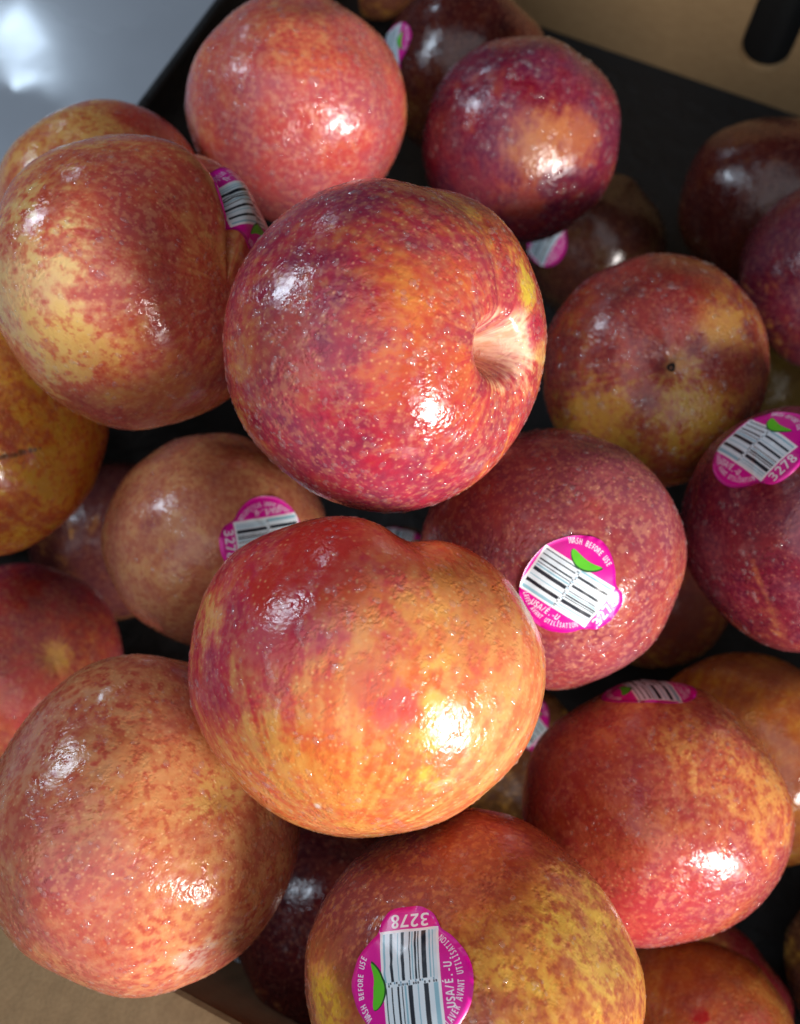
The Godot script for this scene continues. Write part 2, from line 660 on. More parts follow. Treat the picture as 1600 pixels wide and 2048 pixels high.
func box_mesh(size: Vector3, round_by: float) -> ArrayMesh:
	# a slab with chamfered edges
	var st := SurfaceTool.new()
	st.begin(Mesh.PRIMITIVE_TRIANGLES)
	st.set_smooth_group(-1)
	var h := size / 2.0
	# faces, bevels and corners of the 24 points, written out face by face
	for ax in 3:
		var b := (ax + 1) % 3
		var c := (ax + 2) % 3
		for sg in [-1.0, 1.0]:
			var q := []
			for k in [[-1, -1], [1, -1], [1, 1], [-1, 1]]:
				var p := Vector3.ZERO
				p[ax] = sg * h[ax]
				p[b] = k[0] * (h[b] - round_by)
				p[c] = k[1] * (h[c] - round_by)
				q.append(p)
			quad(st, q)
			for s2 in [-1.0, 1.0]:
				var e := []
				for k in [-1, 1]:
					var p := Vector3.ZERO
					p[ax] = sg * h[ax]
					p[b] = s2 * (h[b] - round_by)
					p[c] = k * (h[c] - round_by)
					e.append(p)
				for k in [1, -1]:
					var p := Vector3.ZERO
					p[ax] = sg * (h[ax] - round_by)
					p[b] = s2 * h[b]
					p[c] = k * (h[c] - round_by)
					e.append(p)
				quad(st, e)
	st.generate_normals()
	return st.commit()


func quad(st: SurfaceTool, q: Array) -> void:
	var mid: Vector3 = (q[0] + q[1] + q[2] + q[3]) / 4.0
	for t in [[0, 1, 2], [0, 2, 3]]:
		var o: Vector3 = (q[t[2]] - q[t[0]]).cross(q[t[1]] - q[t[0]])
		for v in (t if o.dot(mid) > 0.0 else [t[0], t[2], t[1]]):
			st.add_vertex(q[v])

func cardboard(lines: float, tone := 1.0) -> StandardMaterial3D:
	var m := StandardMaterial3D.new()
	var n := FastNoiseLite.new()
	n.seed = 8
	n.frequency = 0.02
	n.fractal_octaves = 5
	var im := Image.create(512, 512, false, Image.FORMAT_RGB8)
	var relief := Image.create(512, 512, false, Image.FORMAT_RF)
	for y in 512:
		for x in 512:
			var v := 0.5 * n.get_noise_2d(x * 1.0, y * 1.6) + 0.6 * n.get_noise_2d(x * 6.0 + 900.0, y * 6.0)
			var c := Color(0.62, 0.49, 0.33).lerp(Color(0.71, 0.58, 0.41), clampf(0.5 + v * 0.7, 0.0, 1.0))
			im.set_pixel(x, y, Color(c.r * tone, c.g * tone, c.b * tone))
			relief.set_pixel(x, y, Color(0.5 + 0.35 * lines * sin(TAU * x / 512.0 * 14.0) + 0.12 * v, 0, 0))
	m.albedo_texture = ImageTexture.create_from_image(im)
	m.uv1_triplanar = true
	m.uv1_scale = Vector3.ONE * 10.0
	m.roughness = 0.85
	m.heightmap_enabled = true
	m.heightmap_texture = ImageTexture.create_from_image(relief)
	m.heightmap_scale = 0.05
	return m


func build_setting() -> void:
	var table := MeshInstance3D.new()
	table.name = "table_top"
	table.mesh = box_mesh(Vector3(2.4, 0.04, 2.0), 0.003)
	table.position = Vector3(-0.3, -0.02, -0.3)
	var steel := StandardMaterial3D.new()
	steel.albedo_color = Color(0.63, 0.66, 0.70)
	steel.roughness = 0.3
	steel.metallic = 0.0
	steel.metallic_specular = 0.6
	var haze := NoiseTexture2D.new()
	haze.seamless = true
	haze.width = 256
	haze.height = 256
	haze.noise = FastNoiseLite.new()
	haze.noise.seed = 4
	haze.noise.frequency = 0.01
	steel.roughness_texture = haze
	steel.roughness = 0.62
	steel.uv1_triplanar = true
	steel.uv1_scale = Vector3.ONE * 2.0
	table.material_override = steel
	add_child(table, true)
	tag(table, "glossy blue-grey table top behind the box at upper left", "table")
	var box := Node3D.new()
	box.name = "cardboard_box"
	add_child(box)
	tag(box, "open brown cardboard box with black liner and slotted back wall", "box")
	box.rotation.y = deg_to_rad(-25.576)
	var card := cardboard(0.12, 0.9)
	var shaded_card := cardboard(0.15, 0.68)  # same cardboard, the lower left plum's shadow put into its tone
	var black := flat(Color(0.035, 0.04, 0.055), 0.7)
	black.heightmap_enabled = true
	black.heightmap_texture = wet_map
	black.heightmap_scale = 0.08
	black.uv1_triplanar = true
	black.uv1_scale = Vector3.ONE * 9.0
	part("floor_panel", box_mesh(Vector3(0.4720, 0.004, 0.4965), 0.001), black, box, Vector3(0.0122, 0.004, -0.2058))
	var left := part("liner_wall", box_mesh(Vector3(0.004, 0.1140, 0.4945), 0.001), black, box, Vector3(-0.2199, 0.0630, -0.2058))
	left.set_meta("label", "low black wall along the left side")
	part("side_panel", box_mesh(Vector3(0.004, 0.2, 0.4945), 0.001), card, box, Vector3(0.2443, 0.106, -0.2058))  # out of view; made tall to shade the plums at the back
	part("front_panel", box_mesh(Vector3(0.4600, 0.1240, 0.004), 0.001), card, box, Vector3(0.0122, 0.0640, 0.0459))
	part("front_flap", box_mesh(Vector3(0.4600, 0.004, 0.11), 0.0012), shaded_card, box, Vector3(0.0122, 0.1300, 0.0979))
	part("slot_dark_sheet", box_mesh(Vector3(0.16, 0.2, 0.003), 0.0005), flat(Color(0.015, 0.015, 0.018), 1.0), box, Vector3(-0.0079, 0.0838, -0.4631))  # added black sheet stands in for the darkness beyond the slot
	var back := CSGCombiner3D.new()
	back.name = "back_panel"
	var slab := CSGBox3D.new()
	slab.name = "slab"
	slab.size = Vector3(0.4600, 0.2180, 0.005)
	slab.position = Vector3(0.0122, 0.1110, -0.4566)
	slab.material = card
	back.add_child(slab)
	var slot := CSGBox3D.new()
	slot.name = "slot"
	slot.operation = CSGShape3D.OPERATION_SUBTRACTION
	slot.size = Vector3(0.0256, 0.08, 0.03)
	slot.position = Vector3(-0.0079, 0.0766, -0.4566)
	slot.material = card
	back.add_child(slot)
	for y in [0.0366, 0.1166]:
		var end := CSGCylinder3D.new()
		end.name = "slot_end"
		end.operation = CSGShape3D.OPERATION_SUBTRACTION
		end.radius = 0.0128
		end.height = 0.03
		end.sides = 32
		end.rotation.x = PI / 2
		end.position = Vector3(-0.0079, y, -0.4566)
		end.material = card
		back.add_child(end, true)
	box.add_child(back)


func window_or_fill_light(called: String, at: Vector3, towards: Vector3, size: Vector2, energy: float, color: Color) -> void:
	var l := AreaLight3D.new()
	l.name = called
	l.area_size = size
	l.light_energy = energy
	l.light_color = color
	l.area_range = 4.0
	l.area_attenuation = 2.0
	l.shadow_enabled = true
	add_child(l)
	l.look_at_from_position(at, towards)


func _ready() -> void:
	rng.seed = 90210
	var camera := Camera3D.new()
	camera.name = "camera"
	camera.fov = 55
	camera.near = 0.02
	camera.far = 20.0
	camera.position = Vector3(0.0000, 0.4200, 0.0000)
	camera.rotation_degrees = Vector3(-68, 0, 0)
	var lens := CameraAttributesPhysical.new()
	lens.frustum_focal_length = 4.25
	lens.exposure_aperture = 1.9
	lens.frustum_focus_distance = 0.2
	camera.attributes = lens
	camera.fov = 55
	add_child(camera)
	camera.current = true
	var around := WorldEnvironment.new()
	around.name = "surroundings"
	var env := Environment.new()
	env.background_mode = Environment.BG_COLOR
	env.background_color = Color(0.085, 0.085, 0.095)
	env.tonemap_mode = Environment.TONE_MAPPER_LINEAR
	env.tonemap_exposure = 1.32
	env.sdfgi_enabled = true
	env.ssao_enabled = true
	env.ssil_enabled = true
	around.environment = env
	add_child(around)
	window_or_fill_light("front_window", Vector3(0.4850, 0.3800, 0.4600), Vector3(0.0200, 0.1700, -0.0800), Vector2(0.21, 0.25), 0.85, Color(1.0, 0.975, 0.955))
	window_or_fill_light("side_window", Vector3(-0.5800, 0.6100, -0.3680), Vector3(0.0200, 0.1700, -0.0800), Vector2(0.15, 0.2), 0.15, Color(0.86, 0.93, 1.0))
	window_or_fill_light("overhead_fill", Vector3(-0.4000, 1.4500, 0.6500), Vector3(0.0000, 0.2000, -0.0600), Vector2(2.0, 2.0), 0.95, Color(0.97, 0.98, 1.0))  # added soft fill standing in for light off an unseen ceiling
	window_or_fill_light("back_window", Vector3(-0.5200, 0.5700, -1.1000), Vector3(-0.2000, 0.0000, -0.4500), Vector2(0.07, 0.13), 0.034, Color(0.82, 0.91, 1.0))
	make_textures()
	draw_sticker()
	build_setting()
	build_plums()
	finish_skins()


func build_plums() -> void:
	var s: Dictionary
	s = plum("big red plum on top of the heap with deep pale stem hollow at its right", Vector3(-0.0029, 0.2325, -0.1148), 0.0370, Vector3(0.7237, 0.5878, 0.3616), Vector3(0.1986, 0.5903, -0.7824), {"tall": 0.93, "cavity": 0.075, "cavity_w": 0.42, "pit": 0.37, "pit_w": 0.165, "pit_p": 3.0, "seam": 0.03, "seam_w": 0.16, "lump": 0.025},
		{"red": Color(0.659, 0.141, 0.227), "dark": Color(0.463, 0.094, 0.212), "orange": Color(0.800, 0.373, 0.235), "yellow": Color(0.871, 0.624, 0.290), "fleck_color": Color(0.784, 0.549, 0.337), "bias": 0.34, "turn": 0.25, "blush": Vector3(-0.3444, -0.0239, 0.9385), "streak": 0.55, "mottle": 0.25, "fleck": 0.42, "dots": 0.5, "bloom": 0.19, "star": 0.15, "star_color": Color(0.886, 0.588, 0.329)},
		[[Vector3(0.2273, 0.9287, 0.2929), 26, Color(0.769, 0.329, 0.196), 1, 0.45], [Vector3(0.7994, 0.5166, 0.3065), 14, Color(0.980, 0.808, 0.706), 0.8, 0.95], [Vector3(0.8337, 0.5150, 0.1992), 9, Color(0.988, 0.886, 0.769), 0.6, 0.7], [Vector3(0.9370, 0.3420, 0.0707), 7, Color(0.667, 0.102, 0.259), 0.7, 0.85], [Vector3(0.7696, 0.6385, -0.0067), 7, Color(0.675, 0.141, 0.259), 0.7, 0.8], [Vector3(0.8481, 0.5135, -0.1303), 8, Color(0.839, 0.769, 0.259), 0.6, 0.9], [Vector3(0.9667, 0.1792, 0.1828), 7, Color(0.886, 0.745, 0.431), 0.6, 0.7], [Vector3(0.2307, 0.6236, 0.7470), 16, Color(0.620, 0.141, 0.188), 1, 0.5], [Vector3(-0.6498, 0.6427, 0.4059), 24, Color(0.690, 0.408, 0.298), 1, 0.5]], 1024, 1.6)
	scar(s, 0.0035)
	wet(s, 1500, 1.15, [])
	trail(s, Vector3(-0.4285, 0.8935, 0.1343), Vector3(-0.4102, 0.8636, 0.2933), 0.0006, 1.2)
	trail(s, Vector3(-0.4389, 0.8868, 0.1447), Vector3(-0.3798, 0.9029, 0.2011), 0.0005, 1)
	s = plum("orange and red plum with a cleft at its top, front middle of the heap", Vector3(-0.0079, 0.2081, -0.0467), 0.0369, Vector3(0.1083, -0.0493, -0.9929), Vector3(0.3002, 0.9488, 0.0984), {"tall": 0.9, "wide": 1.05, "deep": 1.04, "cavity": 0.2, "cavity_w": 0.5, "pit": 0.1, "pit_w": 0.25, "seam": 0.1, "seam_w": 0.26, "seam_lo": 0.2, "seam_end": 0.0, "lobe": 0.15, "lump": 0.04, "taper": 0.07},
		{"red": Color(0.753, 0.165, 0.251), "dark": Color(0.627, 0.110, 0.220), "orange": Color(0.839, 0.420, 0.212), "yellow": Color(0.878, 0.608, 0.345), "fleck_color": Color(0.886, 0.588, 0.353), "bias": -0.72, "turn": 1.2, "blush": Vector3(-0.8601, 0.3270, -0.3916), "streak": 0.5, "mottle": 0.12, "fleck": 0.3, "dots": 0.6, "bloom": 0.19, "grain": 1.1, "edge": 0.5},
		[[Vector3(-0.2578, 0.8629, -0.4347), 20, Color(0.745, 0.118, 0.133), 1, 0.8], [Vector3(0.0800, 0.9685, 0.2360), 7, Color(0.745, 0.204, 0.243), 1.2, 0.5], [Vector3(0.2023, 0.9154, 0.3481), 8, Color(0.753, 0.180, 0.329), 1.2, 0.5], [Vector3(0.3450, 0.6640, 0.6634), 7, Color(0.910, 0.769, 0.275), 1, 0.7], [Vector3(0.3583, 0.7968, 0.4865), 6, Color(0.910, 0.729, 0.314), 1, 0.6], [Vector3(0.3839, 0.9133, 0.1362), 4, Color(0.933, 0.769, 0.376), 1, 0.8], [Vector3(0.3976, 0.9093, -0.1227), 4, Color(0.925, 0.737, 0.329), 1, 0.75], [Vector3(0.3730, 0.8767, 0.3036), 4, Color(0.933, 0.761, 0.361), 1, 0.8], [Vector3(-0.4405, 0.8973, 0.0302), 8, Color(0.831, 0.314, 0.376), 0.6, 0.7], [Vector3(-0.1868, 0.6267, 0.7565), 22, Color(0.824, 0.549, 0.235), 1, 0.5], [Vector3(0.5501, 0.8265, -0.1198), 22, Color(0.847, 0.502, 0.227), 0.7, 0.55], [Vector3(0.0172, 0.9983, 0.0560), 14, Color(0.839, 0.478, 0.227), 0.8, 0.4], [Vector3(-0.2424, 0.4645, 0.8518), 2.2, Color(0.886, 0.855, 0.863), 0.8, 0.8]], 1024, 1.6)
	wet(s, 800, 1.15, [])
	trail(s, Vector3(-0.4038, 0.8837, -0.2367), Vector3(-0.3400, 0.9374, -0.0755), 0.0007, 1.6)
	trail(s, Vector3(-0.3166, 0.9400, -0.1270), Vector3(-0.2822, 0.9567, 0.0708), 0.0006, 1.6)
	trail(s, Vector3(-0.4788, 0.8746, 0.0760), Vector3(-0.4129, 0.8843, 0.2179), 0.0008, 1.6)
	trail(s, Vector3(-0.4331, 0.8583, 0.2751), Vector3(-0.4013, 0.8272, 0.3933), 0.0006, 1.2)
	trail(s, Vector3(-0.2871, 0.9562, -0.0573), Vector3(-0.2549, 0.9667, -0.0236), 0.0007, 1)
	s = plum("salmon orange plum with pale yellow left side, upper left of the heap", Vector3(-0.0667, 0.2091, -0.1479), 0.0365, Vector3(0.8282, 0.4597, 0.3206), Vector3(0.4375, 0.5501, -0.7113), {"tall": 0.95, "cavity": 0.06, "cavity_w": 0.4, "pit": 0.03, "pit_w": 0.3, "seam": 0.14, "seam_w": 0.14, "seam_end": 0.6, "lump": 0.05},
		{"red": Color(0.722, 0.267, 0.220), "dark": Color(0.627, 0.204, 0.212), "orange": Color(0.816, 0.427, 0.251), "yellow": Color(0.855, 0.616, 0.369), "fleck_color": Color(0.839, 0.565, 0.353), "bias": -0.1, "turn": 0.6, "blush": Vector3(0.7476, 0.6621, -0.0509), "streak": 0.3, "mottle": 0.55, "fleck": 0.5, "dots": 0.45, "bloom": 0.19},
		[[Vector3(-0.5178, 0.6404, 0.5673), 30, Color(0.886, 0.761, 0.502), 1, 0.85], [Vector3(-0.3152, 0.5035, 0.8045), 16, Color(0.839, 0.667, 0.353), 1, 0.5], [Vector3(0.2081, 0.1564, 0.9655), 22, Color(0.808, 0.549, 0.282), 1, 0.5], [Vector3(0.8025, 0.5913, 0.0802), 10, Color(0.808, 0.627, 0.337), 0.6, 0.6]], 1024, 1.6)
	var stuck_c := sticker(s, Vector3(0.8306, 0.4049, -0.3824), Vector3(0.5000, -0.3184, 0.7881), 0.95)
	wet(s, 800, 1.1, [stuck_c])
	s = plum("yellowish tan plum with red cap half hidden behind the upper left plum", Vector3(-0.0916, 0.1673, -0.2028), 0.0340, Vector3(-0.0213, -0.9942, 0.1058), Vector3(0.8299, 0.3668, -0.4203), {},
		{"red": Color(0.690, 0.227, 0.204), "dark": Color(0.588, 0.157, 0.204), "orange": Color(0.808, 0.514, 0.259), "yellow": Color(0.847, 0.639, 0.369), "bias": -0.35, "turn": 0.3, "blush": Vector3(0.6763, 0.5690, -0.4679), "mottle": 0.4, "fleck": 0.4},
		[[Vector3(0.4892, 0.6952, -0.5266), 17, Color(0.659, 0.196, 0.165), 1, 0.85], [Vector3(0.7156, 0.3703, -0.5923), 14, Color(0.588, 0.141, 0.157), 1, 0.8]], 512, 1.0)
	wet(s, 250, 0.9, [])
	s = plum("pinkish salmon plum standing at the back, left of the dark purple plum", Vector3(-0.0332, 0.1683, -0.2447), 0.0350, Vector3(-0.3683, -0.1685, -0.9143), Vector3(0.7325, 0.5767, -0.3618), {"tall": 1.05, "lump": 0.06, "cavity": 0.04, "pit": 0.0},
		{"red": Color(0.745, 0.243, 0.251), "dark": Color(0.627, 0.180, 0.251), "orange": Color(0.847, 0.412, 0.282), "yellow": Color(0.878, 0.584, 0.392), "fleck_color": Color(0.878, 0.549, 0.392), "bias": 0.12, "turn": 0.35, "blush": Vector3(0.3088, -0.0122, 0.9511), "streak": 0.2, "mottle": 0.45, "fleck": 0.55, "dots": 0.35, "bloom": 0.29, "relief": 0.018},
		[], 1024, 1.4)
	wet(s, 600, 1.7, [])
	s = plum("dark purple plum with a tan patch on its face, back of the heap", Vector3(0.0413, 0.1511, -0.2470), 0.0350, Vector3(0.1567, 0.0102, -0.9876), Vector3(0.5567, 0.7509, -0.3554), {"tall": 0.96, "lump": 0.03, "cavity": 0.05, "pit": 0.0},
		{"red": Color(0.502, 0.133, 0.220), "dark": Color(0.329, 0.071, 0.196), "orange": Color(0.690, 0.357, 0.227), "yellow": Color(0.745, 0.506, 0.290), "fleck_color": Color(0.627, 0.329, 0.275), "bias": 0.8, "turn": 0.2, "blush": Vector3(-0.0877, 0.9287, -0.3604), "streak": 0.3, "mottle": 0.2, "fleck": 0.3, "dots": 0.25, "bloom": 0.19, "relief": 0.018},
		[[Vector3(0.2059, 0.9211, 0.3303), 20, Color(0.431, 0.055, 0.133), 1, 0.85], [Vector3(0.0791, 0.7221, 0.6872), 21, Color(0.722, 0.471, 0.282), 0.55, 0.85], [Vector3(0.4764, 0.6911, 0.5436), 16, Color(0.722, 0.439, 0.282), 0.55, 0.75], [Vector3(-0.4310, 0.2649, 0.8626), 20, Color(0.549, 0.133, 0.180), 1, 0.6], [Vector3(-0.0544, 0.1957, 0.9791), 16, Color(0.690, 0.337, 0.243), 1, 0.6]], 1024, 1.4)
	wet(s, 600, 1.7, [])
	s = plum("brownish plum painted dim at the back edge with a pink sticker on its left flank", Vector3(0.0259, 0.1197, -0.3114), 0.0340, Vector3(0.3746, -0.3540, -0.8569), Vector3(0.7113, 0.6626, -0.2346), {},
		{"bloom": 0.05, "fleck_color": Color(0.471, 0.286, 0.200), "red": Color(0.314, 0.110, 0.086), "dark": Color(0.220, 0.067, 0.078), "orange": Color(0.388, 0.212, 0.106), "yellow": Color(0.424, 0.275, 0.129), "bias": 0.2},  # skin colours darkened to carry the shade at the back
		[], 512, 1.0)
	var stuck_g := sticker(s, Vector3(-0.9048, 0.4227, 0.0519), Vector3(1.0000, -0.0187, 0.0464), 0.9)
	s = plum("maroon and olive plum with a dark pit in its shallow hollow, right of centre", Vector3(0.0793, 0.1500, -0.1569), 0.0361, Vector3(-0.0467, 0.8819, 0.4692), Vector3(-0.2902, 0.6006, -0.7450), {"tall": 0.93, "cavity": 0.13, "cavity_w": 0.5, "pit": 0.07, "pit_w": 0.14, "seam": 0.02, "lump": 0.06},
		{"red": Color(0.588, 0.204, 0.173), "dark": Color(0.408, 0.118, 0.149), "orange": Color(0.690, 0.408, 0.180), "yellow": Color(0.745, 0.565, 0.243), "fleck_color": Color(0.690, 0.431, 0.275), "bias": 0.25, "turn": 0.5, "blush": Vector3(-0.3362, 0.6849, -0.6465), "streak": 0.15, "mottle": 0.3, "fleck": 0.35, "dots": 0.3, "bloom": 0.14, "relief": 0.016, "star": 0.0},
		[[Vector3(0.4251, 0.9026, 0.0674), 17, Color(0.769, 0.588, 0.251), 0.8, 0.8], [Vector3(-0.6568, 0.3574, 0.6640), 24, Color(0.714, 0.533, 0.227), 0.8, 0.85], [Vector3(0.2396, 0.5796, 0.7789), 20, Color(0.729, 0.565, 0.227), 0.8, 0.85], [Vector3(-0.1036, 0.9581, -0.2671), 22, Color(0.549, 0.157, 0.149), 1, 0.6], [Vector3(0.4578, 0.7724, 0.4404), 12, Color(0.494, 0.173, 0.141), 1, 0.7], [Vector3(0.0333, 0.8860, 0.4624), 10, Color(0.769, 0.596, 0.314), 1, 0.7]], 1024, 1.4)
	scar(s, 0.0018)
	wet(s, 550, 1.6, [])
	s = plum("brown plum with painted shade low in the gap below the dark purple plum", Vector3(0.0882, 0.0457, -0.2831), 0.0340, Vector3(0.4721, -0.4366, -0.7658), Vector3(0.6543, 0.6954, -0.2971), {},
		{"bloom": 0.05, "fleck_color": Color(0.353, 0.216, 0.149), "red": Color(0.259, 0.118, 0.094), "dark": Color(0.188, 0.082, 0.078), "orange": Color(0.282, 0.188, 0.118), "yellow": Color(0.306, 0.224, 0.141), "bias": 0.0},  # shade of the deep gap is put into these colours
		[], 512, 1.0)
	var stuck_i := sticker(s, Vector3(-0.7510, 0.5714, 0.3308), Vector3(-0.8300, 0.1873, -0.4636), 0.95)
	s = plum("reddish brown plum painted dim against the black liner at the right", Vector3(0.1532, 0.0873, -0.2715), 0.0351, Vector3(0.5749, -0.3378, -0.7453), Vector3(0.5534, 0.7957, -0.2463), {},
		{"bloom": 0.05, "fleck_color": Color(0.439, 0.271, 0.188), "red": Color(0.294, 0.098, 0.086), "dark": Color(0.227, 0.075, 0.082), "orange": Color(0.329, 0.169, 0.106), "yellow": Color(0.369, 0.227, 0.133), "bias": 0.3},  # tones lowered to hold the shadow of the box walls
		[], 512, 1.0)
	s = plum("dark crimson plum cut off by the right edge above the stickered purple one", Vector3(0.1590, 0.1228, -0.2124), 0.0359, Vector3(0.6259, -0.3521, -0.6959), Vector3(0.5257, 0.8067, -0.2699), {},
		{"fleck_color": Color(0.529, 0.322, 0.224), "red": Color(0.392, 0.090, 0.157), "dark": Color(0.259, 0.055, 0.141), "orange": Color(0.459, 0.208, 0.184), "bias": 0.6, "bloom": 0.19},
		[], 512, 1.0)
	wet(s, 150, 1.2, [])
	s = plum("deep purple plum at the right edge with sticker and a thin tan scar line", Vector3(0.1136, 0.1631, -0.0988), 0.0349, Vector3(0.9499, -0.1264, -0.2857), Vector3(-0.0117, 0.3541, 0.9351), {},
		{"red": Color(0.447, 0.110, 0.188), "dark": Color(0.314, 0.071, 0.165), "orange": Color(0.573, 0.271, 0.227), "yellow": Color(0.706, 0.467, 0.290), "fleck_color": Color(0.612, 0.298, 0.259), "bias": 0.75, "turn": 0.2, "blush": Vector3(-0.3814, 0.8629, 0.3317), "streak": 0.3, "mottle": 0.2, "fleck": 0.35, "dots": 0.35, "bloom": 0.23},
		[[Vector3(-0.6969, 0.5263, 0.4871), 1.9, Color(0.675, 0.455, 0.275), 0.5, 0.45], [Vector3(-0.6846, 0.5076, 0.5232), 1.9, Color(0.675, 0.455, 0.275), 0.5, 0.45], [Vector3(-0.6720, 0.4895, 0.5557), 1.9, Color(0.675, 0.455, 0.275), 0.5, 0.45], [Vector3(-0.6581, 0.4669, 0.5907), 1.9, Color(0.675, 0.455, 0.275), 0.5, 0.45], [Vector3(-0.6414, 0.4477, 0.6230), 1.9, Color(0.675, 0.455, 0.275), 0.5, 0.45], [Vector3(-0.6258, 0.4206, 0.6568), 1.9, Color(0.675, 0.455, 0.275), 0.5, 0.45], [Vector3(-0.6074, 0.3972, 0.6879), 1.9, Color(0.675, 0.455, 0.275), 0.5, 0.45], [Vector3(-0.5872, 0.3675, 0.7212), 1.9, Color(0.675, 0.455, 0.275), 0.5, 0.45], [Vector3(-0.5657, 0.3347, 0.7537), 1.9, Color(0.675, 0.455, 0.275), 0.5, 0.45], [Vector3(-0.5439, 0.3026, 0.7827), 1.9, Color(0.675, 0.455, 0.275), 0.5, 0.45], [Vector3(-0.5166, 0.2648, 0.8142), 1.9, Color(0.675, 0.455, 0.275), 0.5, 0.45], [Vector3(-0.4915, 0.2245, 0.8414), 1.9, Color(0.675, 0.455, 0.275), 0.5, 0.45], [Vector3(-0.4599, 0.1757, 0.8704), 1.9, Color(0.675, 0.455, 0.275), 0.5, 0.45], [Vector3(-0.4269, 0.1253, 0.8956), 1.9, Color(0.675, 0.455, 0.275), 0.5, 0.45], [Vector3(-0.3872, 0.0568, 0.9202), 1.9, Color(0.675, 0.455, 0.275), 0.5, 0.45], [Vector3(-0.3719, 0.9179, -0.1385), 12, Color(0.667, 0.431, 0.314), 1, 0.4]], 1024, 1.4)
	var stuck_m := sticker(s, Vector3(-0.5965, 0.6876, -0.4141), Vector3(0.8400, 0.2023, -0.5007), 1.0)
	wet(s, 500, 1.3, [stuck_m])
	s = plum("freckled red-brown plum with the whole sticker in view, right of centre", Vector3(0.0402, 0.1692, -0.0886), 0.0350, Vector3(0.6053, -0.4183, -0.6772), Vector3(-0.1194, -0.4436, -0.8882), {},
		{"red": Color(0.596, 0.235, 0.251), "dark": Color(0.463, 0.149, 0.220), "orange": Color(0.729, 0.388, 0.275), "yellow": Color(0.769, 0.529, 0.345), "fleck_color": Color(0.729, 0.455, 0.329), "bias": 0.55, "turn": 0.2, "blush": Vector3(-0.0649, 0.0603, 0.9961), "streak": 0.2, "mottle": 0.35, "fleck": 0.6, "dots": 0.5, "bloom": 0.23},
		[], 1024, 1.4)
	var stuck_n := sticker(s, Vector3(-0.0168, 0.8408, 0.5410), Vector3(0.5300, 0.3184, -0.7881), 1.0)
	wet(s, 650, 1.2, [stuck_n])
	s = plum("small bit of pinkish brown plum in the gap below the scarred purple plum", Vector3(0.1032, 0.0365, -0.1198), 0.0319, Vector3(0.5470, -0.6398, -0.5399), Vector3(0.6711, 0.5894, -0.4497), {},
		{"fleck_color": Color(0.529, 0.322, 0.224), "red": Color(0.600, 0.286, 0.231), "dark": Color(0.494, 0.212, 0.204), "orange": Color(0.671, 0.392, 0.267), "bias": 0.2},
		[], 512, 1.0)
	s = plum("orange-red plum with a blazing white highlight, lower right of the heap", Vector3(0.0695, 0.1360, -0.0249), 0.0360, Vector3(-0.0411, -0.7328, -0.6792), Vector3(0.6698, 0.5291, -0.5210), {"wide": 1.04, "tall": 0.97, "seam": 0.02, "cavity": 0.05, "pit": 0},
		{"red": Color(0.659, 0.227, 0.212), "dark": Color(0.588, 0.165, 0.227), "orange": Color(0.784, 0.396, 0.243), "yellow": Color(0.871, 0.608, 0.361), "fleck_color": Color(0.863, 0.549, 0.361), "bias": 0.05, "turn": 0.5, "blush": Vector3(-0.4492, 0.0476, 0.8922), "streak": 0.2, "mottle": 0.5, "fleck": 0.5, "dots": 0.5, "bloom": 0.17},
		[[Vector3(-0.2264, 0.6494, 0.7260), 26, Color(0.690, 0.173, 0.227), 1, 0.6], [Vector3(-0.6074, 0.7942, -0.0151), 20, Color(0.627, 0.180, 0.165), 1, 0.5], [Vector3(0.6477, 0.7604, 0.0487), 16, Color(0.878, 0.612, 0.329), 1, 0.5]], 1024, 1.5)
	var stuck_p := sticker(s, Vector3(-0.0310, 0.4699, -0.8822), Vector3(-0.9000, -0.1124, 0.2782), 0.95)
	wet(s, 800, 1.1, [stuck_p])
	s = plum("orange plum partly hidden behind the highlighted plum at the right edge", Vector3(0.1166, 0.0869, -0.0476), 0.0340, Vector3(0.6266, -0.6677, -0.4020), Vector3(0.6669, 0.5677, -0.4827), {},
		{"red": Color(0.745, 0.376, 0.173), "dark": Color(0.627, 0.275, 0.157), "orange": Color(0.808, 0.471, 0.173), "yellow": Color(0.863, 0.620, 0.235), "bias": -0.3, "mottle": 0.3, "fleck": 0.3},
		[], 512, 1.0)
	s = plum("brownish yellow mottled plum cut by the bottom edge with sticker at its left", Vector3(0.0156, 0.1803, 0.0160), 0.0375, Vector3(0.2443, -0.7788, 0.5778), Vector3(0.7148, 0.1180, -0.6893), {},
		{"red": Color(0.588, 0.259, 0.188), "dark": Color(0.494, 0.180, 0.204), "orange": Color(0.737, 0.435, 0.212), "yellow": Color(0.808, 0.600, 0.275), "fleck_color": Color(0.784, 0.541, 0.275), "bias": -0.25, "turn": 0.75, "blush": Vector3(-0.7092, 0.1693, -0.6844), "streak": 0.3, "mottle": 0.6, "fleck": 0.5, "dots": 0.3, "bloom": 0.14},
		[[Vector3(0.6531, 0.6845, -0.3239), 18, Color(0.808, 0.675, 0.290), 1, 0.6], [Vector3(-0.8441, 0.5360, -0.0127), 12, Color(0.871, 0.706, 0.180), 0.6, 0.9], [Vector3(-0.6263, 0.7290, -0.2761), 22, Color(0.455, 0.180, 0.196), 1, 0.7], [Vector3(0.0277, 0.6535, -0.7564), 18, Color(0.627, 0.243, 0.149), 1, 0.5]], 1024, 1.6)
	var stuck_r := sticker(s, Vector3(-0.3849, 0.9188, -0.0873), Vector3(-0.9900, -0.0375, 0.0927), 1.0)
	wet(s, 500, 0.9, [stuck_r])
